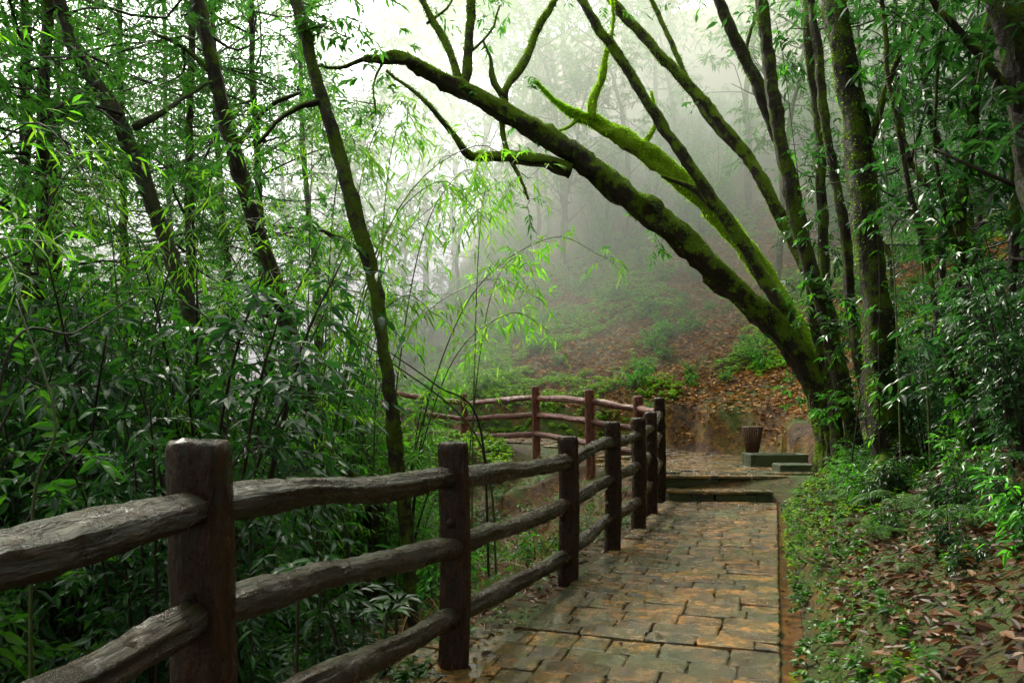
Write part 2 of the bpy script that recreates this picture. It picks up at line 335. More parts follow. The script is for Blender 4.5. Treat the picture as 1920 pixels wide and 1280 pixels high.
for k in range(len(posts)-1):
    a,b=posts[k],posts[k+1]
    for offz in (.2,.53,.9):
        pa=np.array([a[0],a[1],a[2]-offz*(.95 if k<=1 else 1)]);pb=np.array([b[0],b[1],b[2]-offz*(.95 if k<1 else 1)])
        d=pb-pa;l=np.linalg.norm(d);n=max(8,int(l/.035)); t=np.linspace(0,1,n)[:,None]
        P=pa+d*t; P[:,2]+=.018*np.sin(t[:,0]*math.pi)*rng.uniform(-1,1)+np.cumsum(rng.normal(0,.002,n)); P[:,:2]+=np.cumsum(rng.normal(0,.0016,(n,2)),0)
        rr=np.full(n,.053)*(1+.08*np.sin(np.linspace(0,9,n)+rng.uniform(0,6)))+rng.normal(0,.0013,n)
        V,F,_,_,uv=tube(P-FB,rr,28,.035,.09)
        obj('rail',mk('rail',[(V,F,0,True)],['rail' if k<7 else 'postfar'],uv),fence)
# ---------------------------------------------------------------- trees
def leafset(kind):
    return {'small':('far',.105,.034,0),'mid':('leaf',.10,.027,1),'broad':('leaf',.115,.042,1),'dark':('leafdark',.10,.038,1),'far':('far',.22,.08,0)}[kind]
def crown_geo(clusters,kind,skel,n_per=10,q=None):
    mat,L,W,qq=leafset(kind); O=[];D=[];LN=[];tg=[]
    for (cx,cy,cz,r,n) in clusters:
        c=np.array([cx,cy,cz]); k=max(3,int(n/n_per)); d=rdir(k,.15)
        O.append(c+rng.normal(0,r*.3,(k,3))); D.append(d); LN.append(r*rng.uniform(.45,.95,k))
        if skel is not None:
            a=skel[np.argmin(np.linalg.norm(skel-c,axis=1)+rng.uniform(0,.5,len(skel)))]; m=(a+c)/2+rng.normal(0,.12*np.linalg.norm(c-a)+.01,3)
            V,F,_,_,_=tube(cr([a,m,c],7),np.linspace(.022,.006,7)*(1 if r<1.2 else 1.6)*(1 if r>.45 else .45),5,.05); tg.append((V,F,1,True))
    lg,tw=sprays(np.vstack(O),np.vstack(D),np.concatenate(LN),n_per,L,W,.25,qq if q is None else q,.2,.004)
    return [(lg[0],lg[1],0,False),(tw[0],tw[1],1,True)]+tg,[mat,'twig']
def moss_geo(V,N,k,L=.035,thr=-.1):
    n,s,_=V.shape; i=rng.integers(0,n-1,k*2);j=rng.integers(0,s,k*2);f=rng.random(k*2)[:,None];g_=rng.random(k*2)[:,None];j2=(j+1)%s
    P=(V[i,j]*(1-f)+V[i+1,j]*f)*(1-g_)+(V[i,j2]*(1-f)+V[i+1,j2]*f)*g_; Nn=N[i,j]
    keep=(Nn[:,2]+rng.normal(0,.3,k*2)+.8*fnoise(P[:,0]*4+P[:,1],P[:,2]*4)>thr); P=P[keep][:k];Nn=Nn[keep][:k]; m=len(P)
    return leafgeo(P-Nn*.004,Nn+rng.normal(0,.8,(m,3)),L*rng.uniform(.3,1.3,m),L*.4*rng.uniform(.5,1.3,m),.3,0,.8)
def tree(name,label,trunk,limbs=[],crown=[],kind='small',mat='bark',moss=0,mossL=.035,group=None,ground=True,thr=-.1,mm='mossf',vine=0,vr=.15,ws=1.):
    P=np.array(trunk,float); P[:,3]*=ws
    if ground:
        x,y,z=P[0,:3]; gz=h1(x,y)
        if z>gz-.1: P=np.vstack([[x+.02,y,gz-.25,P[0,3]*1.25],P])
    base=P[0,:3].copy(); base[2]=h1(base[0],base[1])
    e=bpy.data.objects.new(name,None);col.objects.link(e);e.location=base;meta(e,label,'tree',group)
    skel=[];mg=[]
    for kk,pl in enumerate([P]+[np.array(l,float) for l in limbs]):
        ln=np.linalg.norm(np.diff(pl[:,:3],axis=0),axis=1).sum(); n=max(8,int(ln/.09)); c=cr(pl,n)
        V,F,Rg,N,uv=tube(c[:,:3]-base,np.maximum(c[:,3],.006),16 if kk==0 else 9,.2,.1,.006)
        obj('trunk' if kk==0 else 'limb',mk('trunk',[(V,F,0,True)],[mat]),e); skel.append(c[2:,:3]-base)
        if moss: 
            v,f=moss_geo(Rg,N,int(moss*ln*c[:,3].mean()*60),mossL,thr); mg.append((v,f,0,False))
        if kk==0 and vine:
            n2=len(c); a=np.linspace(0,5,n2)+rng.uniform(0,6); rr=(c[:,3]+.015)[:,None]
            vp=c[:,:3]-base+np.stack([np.cos(a),np.sin(a),0*a],-1)*rr; m_=int(n2*.8)
            v2,f2,_,_,_=tube(vp[:m_],np.linspace(.008,.004,m_),5,.05)
            ii=rng.integers(0,m_,vine); dd=rdir(vine,.1); 
            lg,tw=sprays(vp[ii],dd,vr*rng.uniform(.5,1.3,vine),6,.075,.035,.4,1,.3,.003)
            obj('creeper',mk('creeper',[(lg[0],lg[1],0,False),(tw[0],tw[1],1,True),(v2,f2,1,True)],['leaf','twig']),e)
    if mg: mo=obj('moss',mk('moss',mg,[mm]),e); mo['kind']='stuff'
    if crown:
        sk=np.vstack(skel); ge,ms=crown_geo([(a-base[0],b-base[1],c-base[2],r,n) for a,b,c,r,n in crown],kind,sk)
        obj('crown',mk('crown',ge,ms),e)
    return e
def px(lst,d=None):
    out=[]
    for t in lst:
        u,v,w=t[:3]; dd=t[3] if len(t)>3 else d
        out.append(at(u,v,dd)+(w*.8/FP*dd/2,))
    return out
def pb(lst): return [at(u,v,d)+(r,n) for u,v,d,r,n in lst]
tree('arching_tree','long moss-covered tree trunk arching over the stone path',
 px([(1550,830,48,11.2),(1530,730,48,11.1),(1478,645,49,11.),(1400,565,51,10.9),(1330,500,53,10.8),(1250,430,55,10.7),(1180,375,54,10.6),(1110,315,50,10.5),(1050,275,46,10.4),(960,222,42,10.3),(880,180,38,10.2),(800,138,31,10.1),(750,112,27,10),(680,108,15,10)]),
 [px([(1070,318,38,10.4),(1010,303,30,10.3),(940,299,25,10.2),(878,298,20,10.1),(850,260,14,10),(800,200,10,9.9),(725,140,6,9.8)]),
  px([(868,172,24,10.2),(874,110,22,10.2),(878,40,20,10.2),(880,-60,18,10.2)]),
  px([(858,165,20,10.2),(845,115,18,10.3),(808,45,16,10.4),(775,-30,13,10.5)]),
  px([(945,215,18,10.3),(947,170,18,10.3),(985,115,20,10.4),(1010,50,17,10.5),(1042,-10,14,10.6)]),
  px([(947,185,16,10.3),(925,150,16,10.3),(922,118,9,10.3),(905,80,5,10.3)]),
  px([(940,225,14,10.3),(945,270,12,10.3),(970,330,8,10.2),(985,370,5,10.2)]),
  px([(690,108,12,10),(640,122,8,10),(590,118,5,10)]),
  px([(800,45,7,10.4),(840,10,5,10.4),(860,-40,4,10.4)]),px([(870,110,7,10.2),(920,60,5,10.2),(940,10,4,10.2)]),px([(720,112,6,10),(700,160,4,10),(705,210,3,10)])],
 pb([(610,130,10,.5,70),(660,180,10,.4,60),(880,-80,10.2,.9,120),(780,-60,10.5,.9,120),(1050,-60,10.6,.8,110),(985,390,10.2,.3,30),(730,150,9.8,.3,40),(905,70,10.3,.25,20),(940,10,10.2,.3,40),(705,220,10,.3,40),(760,90,10,.25,24),(1240,455,10.6,.25,30),(1500,600,10.9,.35,60),(1440,620,10.9,.25,30),(1490,720,10.8,.3,50),(1520,770,10.8,.3,50)]),
 'small','barkmoss',130,.036,thr=-.1,vine=40,vr=.12)
tree('leaning_mossy_tree','bright green moss-covered leaning trunk with thin twigs',
 px([(1575,850,42,11.8),(1540,700,40,11.8),(1485,590,40,11.9),(1405,465,43,12),(1330,378,45,12),(1250,310,45,12),(1180,262,41,12),(1120,232,33,12),(1072,213,20,12),(1040,190,8,12),(1000,150,4,12)]),
 [px([(1110,225,24,12),(1112,185,20,12),(1128,150,18,12),(1135,110,12,12),(1150,50,7,12),(1145,0,5,12)]),px([(1200,282,14,12),(1225,230,9,12),(1215,170,6,12)]),px([(1085,222,12,12),(1065,240,6,12),(1030,250,3,12)])],
 pb([(1145,20,12,.35,40),(1000,150,12,.25,24)]), 'small','barkbright',170,.045,thr=-.9,mm='mossb')
tree('slender_leaning_tree','slender mossy tree leaning over the path',px([(1545,820,38,11.3),(1508,660,38,11.4),(1446,540,36,11.5),(1345,390,31,11.5),(1265,280,29,11.5),(1190,160,26,11.5),(1125,65,24,11.5),(1060,-40,20,11.5),(960,-200,12,11.5)]),
 [px([(1340,390,20,11.5),(1290,350,14,11.6),(1240,330,8,11.6)])],pb([(960,-220,11.5,1.2,160),(1060,-160,11.5,1.1,160),(1480,560,11.2,.3,40),(1540,620,11,.35,60)]),'small','barkmoss',90,.03,thr=-.1,ws=.9)
tree('slender_leaning_tree','slim misty tree leaning away from the hillside',px([(1560,620,36,14.5),(1500,470,30,14.5),(1420,320,27,14.5),(1340,215,25,14.5),(1250,115,23,14.5),(1150,0,20,14.5),(1060,-120,14,14.5)]),
 [px([(1400,300,14,14.5),(1310,200,14,14.8),(1250,60,12,15),(1200,-40,8,15)])],pb([(1060,-150,14.5,1.3,160),(1300,180,14.8,.5,60),(1210,-30,15,.8,100)]),'small','barkmoss',60,.04,thr=-.3)
tree('slender_tree','slim dark tree with moss patches on the bank',px([(1560,800,36,11),(1530,600,32,11),(1480,330,28,11),(1415,160,26,11),(1350,10,24,11),(1310,-120,18,11)]),[px([(1440,220,12,11),(1400,100,9,11.1),(1420,20,6,11.1)])],pb([(1300,-160,11,1.2,160),(1420,30,11.1,.4,60),(1520,560,10.8,.25,50)]),'small','bark',60,.03,thr=.0)
tree('slender_tree','dark slender trunk with reddish bark on the bank',px([(1600,820,38,10),(1555,620,35,10),(1505,450,32,10),(1475,280,30,10),(1455,110,29,10),(1438,-20,27,10),(1420,-200,18,10)]),[],pb([(1420,-190,10,1.2,200),(1500,-180,10,1,150),(1590,640,9.8,.3,60),(1560,560,9.8,.3,50),(1530,520,9.8,.25,40),(1600,740,9.8,.35,80)]),'broad','bark',34,.026,thr=.15,vine=30,vr=.12)
tree('slender_tree','thin upright tree beside the path bend',px([(1575,840,30,10.6),(1558,640,26,10.6),(1546,450,24,10.6),(1540,280,23,10.6),(1522,90,21,10.6),(1512,-100,16,10.6)]),[],pb([(1510,-170,10.6,1,160),(1580,120,10.4,.4,50),(1560,330,10.4,.3,30),(1610,700,10.4,.4,100),(1560,760,10.2,.35,80)]),'broad','bark',50,.028,thr=.0)
tree('slender_tree','thin mossy sapling rising from the bank',px([(1640,830,26,9),(1600,620,23,9),(1580,430,21,9),(1550,250,20,9),(1530,60,18,9),(1500,-120,14,9)]),[],pb([(1500,-150,9,.8,130),(1590,560,8.9,.25,40)]),'broad','bark',60,.028,thr=-.1)
tree('bank_tree','tall tree with mossy trunk rooted in the leaf-covered bank',px([(1695,900,100,7),(1672,820,80,7),(1650,700,68,7),(1635,560,62,7),(1620,430,58,7),(1602,280,58,7),(1578,130,54,7),(1562,0,50,7),(1550,-200,36,7)]),
 [px([(1700,880,50,7),(1735,925,30,6.7),(1770,985,12,6.4)]),px([(1660,860,50,7),(1630,915,28,6.7),(1590,965,10,6.5)]),px([(1610,330,20,7),(1660,180,16,6.9),(1720,40,12,6.8),(1760,-60,8,6.8)])],
 pb([(1550,-200,7,1.1,220),(1650,-180,7,1,200),(1750,-90,6.8,.8,180),(1700,60,6.9,.5,100),(1480,-220,7,1,160),(1680,640,6.9,.2,30),(1700,780,6.8,.25,50)]),'dark','bark',110,.028,thr=-.35,vine=45,vr=.10)
tree('bank_tree','slim crooked tree wrapped in leafy creepers',px([(1850,960,42,6),(1830,780,36,6),(1800,640,30,6),(1792,470,27,6),(1800,300,26,6),(1830,120,24,6),(1860,-60,20,6)]),[px([(1830,800,20,6),(1760,640,16,6.1),(1710,420,14,6.2),(1660,150,12,6.3),(1640,-60,10,6.3)]),px([(1800,500,12,6),(1760,300,9,6),(1770,60,7,6)])],
 pb([(1860,-80,6,.8,200),(1830,150,6,.5,120),(1790,330,6,.4,90),(1730,380,6.2,.3,60),(1690,120,6.3,.4,80),(1840,560,6,.4,90),(1640,-80,6.3,.8,160),(1890,300,6,.5,120),(1760,480,6,.3,60),(1760,700,6,.35,80),(1770,180,6,.4,80),(1880,680,6,.4,100),(1740,620,6,.3,60),(1830,450,5.8,.35,80),(1900,720,5.8,.3,80)]),'dark','bark',60,.024,thr=-.1,vine=60,vr=.15)
tree('bank_tree','thick dark tree trunk at the top of the bank',px([(2010,800,110,4.8),(1965,450,96,4.8),(1925,220,92,4.8),(1880,20,84,4.8),(1830,-200,64,4.8)]),[px([(1925,230,30,4.8),(1850,120,20,4.8),(1760,20,14,4.8)])],
 pb([(1830,-150,4.8,.8,220),(1760,0,4.8,.4,90),(1880,200,4.6,.4,80),(1900,80,4.6,.4,90),(1700,-120,4.8,.8,180)]),'dark','bark',20,.022,thr=.3)
tree('ravine_tree','slender dark tree growing up from the ravine',px([(765,1010,34,6.),(738,850,32,6.),(724,700,31,6.1),(695,540,33,6.2),(652,380,34,6.3),(610,230,33,6.4),(575,100,31,6.5),(540,-10,29,6.6),(480,-160,20,6.7)]),
 [px([(600,190,14,6.4),(540,210,11,6.4),(480,270,7,6.4)]),px([(690,480,14,6.2),(640,450,9,6.2),(600,430,6,6.2)])],
 pb([(480,-150,6.7,1.0,200),(560,-120,6.7,.8,160),(640,0,6.8,.4,110),(480,280,6.4,.35,80),(610,60,6.6,.35,90),(680,90,6.6,.3,60),(600,430,6.2,.25,50)]),'small','bark',40,.022,thr=.05,ws=.92)
tree('ravine_tree','dark leaning tree among dense shrubs',px([(700,960,48,9.5),(610,850,44,9.4),(560,700,40,9.3),(500,500,38,9.2),(452,330,37,9.1),(415,170,35,9),(375,0,32,9),(340,-150,22,9)]),
 [px([(410,150,14,9),(350,90,10,9),(290,60,7,9)]),px([(440,280,14,9),(500,200,10,9.2),(560,170,7,9.3)])],
 pb([(340,-150,9,1.1,240),(280,60,9,.7,190),(420,-60,9.2,.7,180),(560,160,9.3,.55,130),(200,-60,9,1,220),(340,30,8.8,.5,130),(500,60,9.5,.6,150),(520,240,9.3,.4,90),(300,160,9,.5,120)]),'small','bark',36,.024,thr=.1,ws=.9)
tree('ravine_tree','crooked grey-barked tree leaning over the ravine',px([(440,900,40,8.6),(380,650,38,8.5),(325,480,38,8.4),(275,320,38,8.3),(225,205,36,8.2),(150,100,32,8.1),(110,0,28,8),(60,-150,20,8)]),
 [px([(250,240,16,8.2),(330,190,10,8.4),(400,150,6,8.6)])],
 pb([(60,-150,8,1,240),(60,60,8,.6,170),(160,-60,8,.7,180),(0,160,8,.6,170),(120,200,7.8,.5,130),(30,300,8,.5,130),(180,280,8.4,.4,90)]),'small','barkgrey',14,.024,thr=.3,ws=.9)
for (u,d,sp) in [(120,11,1.),(330,12,1.),(520,13.5,.8),(20,10,1.),(230,14.5,1.2),(430,16,1.2),(600,19,.6),(-80,7,1.),(330,20,1.1),(100,18,1.2),(-20,8.5,.9)]:
    x=(u-960)/FP*d; gz=h1(x,d); tp=7.+d*.16+rng.uniform(0,2.); ln=rng.uniform(-.8,.8)
    tr=[(x,d,gz-.2,.10),(x+.1+ln*.3,d,gz+3,.08),(x+ln*.7,d+.1,gz+6,.06),(x+ln,d,tp+1,.03)]
    cl=[]
    for _ in range(int(54*sp)):
        a=rng.uniform(0,6.28); rr=2.4*math.sqrt(rng.random()); zz=rng.uniform(2.4,tp+1.2)
        cl.append((x+ln*.6+rr*math.cos(a),d+rr*math.sin(a),zz,rng.uniform(.35,.75),int(rng.uniform(120,260))))
    tree('broadleaf_tree','leafy broadleaf tree rising above the ravine shrubs',tr,[],cl,'small','bark',0,group='trees above the ravine')
for (u,d,sp) in [(1740,9.5,1.),(1900,10,1.1),(1830,13,1.2),(1660,14,.9),(1980,7.5,1.1),(1960,5.6,.8),(1800,8.2,.7),(1880,6.8,.6)]:
    x=(u-960)/FP*d; gz=h1(x,d); tp=8.+rng.uniform(0,1.5) if d>7 else 5; ln=rng.uniform(-.5,.5)
    tr=[(x,d,gz-.2,.05),(x+.1,d,gz+2.5,.04),(x+ln*.7,d+.1,gz+4.,.03),(x+ln,d,tp+1,.015)]
    cl=[]
    for _ in range(int(46*sp)):
        a=rng.uniform(0,6.28); rr=1.6*math.sqrt(rng.random())*(1 if d>9 else .6); zz=rng.uniform(gz+.6,tp+1.2)
        cl.append((x+ln*.6+rr*math.cos(a),d+rr*math.sin(a),zz,rng.uniform(.3,.6),int(rng.uniform(60,140))))
    tree('understory_tree','dark-leaved understory tree on the steep bank',tr,[],cl,'dark','bark',0,group='understory trees on the bank')
# ---------------------------------------------------------------- shrubs
def shrub(h,r,ns,ntw,kind,per=9,twl=.5,lo=.15):
    mat,L,W,q=leafset(kind); geos=[];O=[];D=[]
    for _ in range(ns):
        a=rng.uniform(0,6.28); rr=r*rng.uniform(.2,1); hh=h*rng.uniform(.5,1.08); b=rng.normal(0,.06,3); b[2]=-.15
        pts=np.array([b,b+[math.cos(a)*rr*.2,math.sin(a)*rr*.2,hh*.4],b+[math.cos(a)*rr*.6,math.sin(a)*rr*.6,hh*.8],b+[math.cos(a)*rr,math.sin(a)*rr,hh]])
        c=cr(pts,14); V,F,_,_,_=tube(c,np.linspace(.016,.004,14)*(h/2)**.5,5,.05); geos.append((V,F,1,True))
        t=lo+(1-lo)*rng.random(ntw)**.8; ii=(t*13).astype(int).clip(0,13); O.append(c[ii]); dd=rdir(ntw,.3)+np.array([math.cos(a)*.4,math.sin(a)*.4,0]); D.append(dd)
    O=np.vstack(O);D=np.vstack(D)
    lg,tw=sprays(O,D,twl*rng.uniform(.4,1.4,len(O)),per,L,W,.3,q,.15,.0035,.7)
    return mk('foliage',[(lg[0],lg[1],0,False),(tw[0],tw[1],1,True)]+geos,[mat,'twig'])
SH=[shrub(3,1.2,10,26,'mid',11,.55),shrub(3,1.2,10,22,'broad',9,.55),shrub(3,1.1,10,22,'mid',10,.5)]+[shrub(3,1.05,11,24,'dark',10,.5) for _ in range(2)]
SL=[shrub(1.,.55,9,10,'dark',7,.26,.1),shrub(1.,.6,10,9,'broad',6,.28,.1),shrub(.8,.5,9,12,'mid',7,.24,.1)]
def place(me,name,x,y,sc,label,cat,grp,sz=None,dz=-.03):
    o=bpy.data.objects.new(name,me); col.objects.link(o); o.location=(x,y,h1(x,y)+dz); o.rotation_euler=(rng.normal(0,.06),rng.normal(0,.06),rng.uniform(0,6.28))
    o.scale=(sc if sz is None else sz,)*2+(sc,)
    meta(o,label,cat,grp); return o
cnt=0
for _ in range(1400):
    if cnt>=52: break
    d=rng.uniform(4.5,12.5); u=rng.uniform(-200,860); x=(u-960)/FP*d
    s=float(pinfo(np.array([x]),np.array([d]))[0][0])
    if s>-2.2: continue
    if u>430 and d<7.: continue
    if u>540 and d<8.4 : continue
    vt=np.interp(u,[-300,0,200,450,600,720,800,860],[350,370,400,440,510,600,740,820])+rng.uniform(-50,240)
    if d<6: vt+=100
    tz=CAM+(HZ-vt)/FP*d; hh=tz-h1(x,d)
    if hh<.8: continue
    k=rng.choice([3,4,3,4,1] if d<6.3 else [0,1,2,2,0,3]); place(SH[k],'shrub',x,d,hh/3.,'tall leafy green shrub growing in the ravine','shrub','shrubs in the ravine',min(1.1,max(.65,hh/3.))); cnt+=1
cnt=0
for _ in range(900):
    if cnt>=66: break
    d=rng.uniform(2.8,14); u=rng.uniform(-300,1230); x=(u-960)/FP*d
    s=float(pinfo(np.array([x]),np.array([d]))[0][0])
    if s>-1.3: continue
    if d<3.6 and u>300: continue
    if 690<u<800 and d<6.3: continue
    sc=rng.uniform(.4,.9); gz=h1(x,d)
    if (CAM-(gz+sc))*FP/d<120 and u>850: continue
    place(SL[0 if d<6 else rng.integers(0,3)],'undergrowth_shrub',x,d,sc,'low leafy undergrowth shrub below the fence','shrub','undergrowth below the fence'); cnt+=1
cnt=0;cb=0
for _ in range(2500): # bank
    if cnt>=130: break
    d=rng.uniform(3.4,13.); u=rng.uniform(1500,2100); x=(u-960)/FP*d
    s,_,_,wr,_,_=[float(v[0]) for v in pinfo(np.array([x]),np.array([d]))]
    r=s-wr
    if r<.42+(.3 if d<5 else 0): continue
    if u<1560 and d>10: continue
    if r>1.2 and d>4.2 and cb<66: place(SH[3+rng.integers(0,2)],'shrub',x,d,rng.uniform(.26,.46)*(1.4 if r>2.3 else 1),'dark glossy-leaved shrub on the bank beside the path','shrub','shrubs on the bank'); cb+=1
    elif cnt-cb<64: place(SL[rng.choice([0,0,0,1])],'bank_plant',x,d,rng.uniform(.22,.5),'small leafy plant on the leaf-covered bank','plant','small plants on the bank')
    else: continue
    cnt+=1
for (u,v,d,sc) in [(1590,860,9.6,.7),(1630,880,8.8,.7),(1650,900,8,.6),(1590,890,8.6,.45),(1740,930,6.8,.6)]:
    x,y,_=at(u,v,d); place(SL[rng.integers(1,3)],'bank_plant',x,y,sc,'small leafy plant on the leaf-covered bank','plant','small plants on the bank')
cnt=0
for _ in range(3000): # hillside behind
    if cnt>=220: break
    y=rng.uniform(15.5,36); x=rng.uniform(-5,20)
    s,_,_,wr,_,_=[float(v[0]) for v in pinfo(np.array([x]),np.array([y]))]
    if s-wr<.45: continue
    near=s-wr<8
    if near: place(SL[rng.integers(1,3)],'hillside_shrub',x,y,rng.uniform(.35,.95),'small green shrub on the misty hillside','shrub','shrubs on the hillside')
    elif rng.random()<.6: place(SH[rng.integers(0,3)],'hillside_shrub',x,y,rng.uniform(.5,1.0),'leafy shrub on the misty hillside','shrub','shrubs on the hillside')
    else: continue
    cnt+=1
# ---------------------------------------------------------------- background trees
BG=[]
for v in range(4):
    hh=[11,13,9,12][v]; ln=[2.2,-2,1.5,3][v]
    c=cr([(0,0,-.4,.11),(ln*.05,.1,hh*.3,.08),(ln*.4,.3,hh*.65,.06),(ln,0,hh,.02)],24); V,F,_,_,_=tube(c[:,:3],c[:,3],8,.1,0,.04)
    tg=[(V,F,0,True)]
    for _ in range(9):
        i0=rng.integers(6,20); a=rng.uniform(0,6.28); p0=c[i0,:3]; e=p0+[math.cos(a)*1.8,math.sin(a)*1.8,rng.uniform(.6,2)]
        V,F,_,_,_=tube(cr([p0,(p0+e)/2+[0,0,-.1],e],8),np.linspace(.04,.01,8),6,.08); tg.append((V,F,0,True))
    cl=[]
    for _ in range(42):
        a=rng.uniform(0,6.28); t=rng.uniform(.28,1.05); rr=2.1*math.sqrt(rng.random())*(1.15-.4*t); k=min(23,int(t*23)); cl.append((c[k,0]+rr*math.cos(a),rr*math.sin(a),hh*t,rng.uniform(.4,.85),56))
    ge,ms=crown_geo(cl,'far',c[4:,:3],8)
    BG.append((mk('trunk',tg,['bark']),mk('crown',ge,ms)))
def bgtree(x,y,name,label,grp,sc=None):
    e=bpy.data.objects.new(name,None); col.objects.link(e); e.location=(x,y,h1(x,y)); e.rotation_euler=(0,0,rng.uniform(0,6.28)); sc=sc or rng.uniform(.8,1.25); e.scale=(sc,)*3
    meta(e,label,'tree',grp); a,b=BG[rng.integers(0,4)]; obj('trunk',a,e); obj('crown',b,e)
cnt=0
for _ in range(3000):
    if cnt>=48: break
    y=rng.uniform(21,50); x=rng.uniform(-.6*y-2,.72*y)
    s,_,_,wr,_,_=[float(v[0]) for v in pinfo(np.array([x]),np.array([y]))]
    if s<wr+2.: continue
    u=960+x/y*FP
    if 620<u<1040 : continue
    if 1000<=u<1350 and y<27: continue
    if u<620 and y<24: continue
    bgtree(x,y,'hillside_tree','tall forest tree standing in mist on the hillside','misty trees on the hillside'); cnt+=1
for (u,y,s_) in [(690,38,1.6),(800,42,1.8),(900,38,1.5),(1000,42,1.6),(950,33,.9),(860,30,.8),(760,34,.9),(1010,29,.8),(740,46,1.9),(850,46,1.8),(1060,38,1.5),(620,30,1.2)]:
    bgtree((u-960)/FP*y,y,'ravine_edge_tree','tall slim tree fading into bright mist','tall misty trees beyond the ravine',s_)
for (x,y) in [(-4.5,-1.5),(-2,-4),(1.5,-3),(4.5,-2),(6.,1.8),(-7,1.),(-5.5,-5),(3,-6.5),(0,-7),(7.5,-4.5),(-1.2,-.9),(2.2,-.6),(7,4.2),(-6.2,3.),(-8.2,5.5),(5,2.4),(8.5,6.5),(.6,-1.6),(-3,-.6),(3.6,-.2),(-7.5,4.4),(-5.4,1.6),(6.6,3.0),(-4.4,.6),(4.6,.8)]:  # out-of-frame trees added around the camera to block sky light and darken the foreground
    bgtree(x,y,'unseen_shade_tree','unseen broadleaf tree added near the camera to shade the foreground','unseen trees added to shade the foreground')
# ---------------------------------------------------------------- bamboo
def bamboo(label,base,culms,L=.16,droop=.45,grp='bamboo at the ravine edge'):
    gz=h1(base[0],base[1]); e=bpy.data.objects.new('bamboo_clump',None); col.objects.link(e); e.location=(base[0],base[1],gz); meta(e,label,'bamboo',grp)
    cg=[];O=[];D=[]
    for (dx,dy,dzt,n) in culms:
        b=np.array([rng.normal(0,.15),rng.normal(0,.15),-.1]); hh=dzt-gz
        c=cr([b,b+[dx*.15,dy*.15,hh*.45],b+[dx*.5,dy*.5,hh*.85],b+[dx,dy,hh],b+[dx*1.35,dy*1.35,hh*.95]],26)
        V,F,_,_,_=tube(c,np.linspace(.011,.003,26),6,.03); cg.append((V,F,0,True))
        ii=rng.integers(8,26,n); O.append(c[ii]); D.append(rdir(n,.15)+np.array([dx,dy,0])*.15)
    O=np.vstack(O);D=np.vstack(D)
    lg,tw=sprays(O,D,rng.uniform(.2,.5,len(O)),7,L,L*.16,droop,1,.4,.0025,.6,.4,.8)
    obj('culm',mk('culm',cg,['culm']),e); obj('leaves',mk('leaves',[(lg[0],lg[1],0,False),(tw[0],tw[1],1,True)],['bamboo','culm']),e)
bl='bright bamboo arching over the ravine in mist'
bamboo(bl,(-1.9,7.9),[(1.2,.2,3.7,44),(.6,-.3,3.2,40),(1.6,.5,4.1,40),(.2,.6,4.3,40),(1.0,-.3,2.5,36)],.13)
bamboo(bl,(-1.6,9.4),[(1.0,.0,4.2,44),(1.9,-.2,3.4,44),(.3,.3,4.9,40),(1.4,.4,2.6,40)],.14)
bamboo('drooping bamboo beside the fence bend',(-.6,11.2),[(.7,.2,3.6,34),(.2,.3,4.6,30)],.15)
bamboo('bamboo with dark slender culms near the fence',(-3.0,6.2),[(.9,-.3,3.0,36),(-.5,.4,3.4,36),(1.2,.2,2.6,30)],.11)
bamboo(bl,(-3.9,8.2),[(.9,-.3,4.4,36),(1.6,.2,3.6,36)],.12)
bamboo(bl,(-4.6,6.8),[(.9,-.3,3.4,36),(1.4,.2,2.8,34)],.11)
bamboo(bl,(-2.6,10.6),[(.9,.0,5.4,40),(1.7,-.2,4.2,40),(.1,.3,5.9,36),(2.2,.4,3.2,36)],.15)
bamboo('bamboo with bright green leaves hanging over the fence',(-2.75,2.7),[(.6,.1,2.6,16),(.4,-.1,3.0,18),(.75,.35,2.1,10)],.095,.25)
bamboo('bamboo with bright green leaves hanging over the fence',(-3.6,4.0),[(.9,.1,2.9,20),(.4,.4,3.5,20),(1.1,-.1,2.4,12)],.10,.3)
for (u0,v0,u1,v1,d0,d1) in [(0,720,270,545,4.2,5.2),(60,980,30,560,3.8,4.1),(700,640,900,800,6.3,6.8),(430,830,640,960,6.5,5.8),(540,560,900,830,6.8,7.2),(180,330,420,700,6,6.2),(1690,900,1640,120,6.4,6.8),(1745,880,1700,60,6.2,6.4),(1600,840,1660,200,8.5,8.5),(1780,900,1820,100,6.5,6.5),(1720,900,1780,150,7.5,7.5)]:
    a=np.array(at(u0,v0,d0));b=np.array(at(u1,v1,d1)); 
    if a[2]>b[2]: a,b=b,a
    dd=(a-b); g0=a+np.array([dd[0]*.1,dd[1]*.1,0]); g0[2]=h1(g0[0],g0[1])-.05
    m=(a+b)/2+rng.normal(0,.06,3); c=cr([g0,a,m,b],26); V,F,_,_,_=tube(c-g0,np.linspace(.012,.004,26),6,.05)
    o=obj('bare_cane',mk('bare_cane',[(V,F,0,True)],['twig' if rng.random()<.5 else 'culm']),None,tuple(g0)); meta(o,'thin bare leaning cane among the forest shrubs','cane','bare canes among the shrubs')
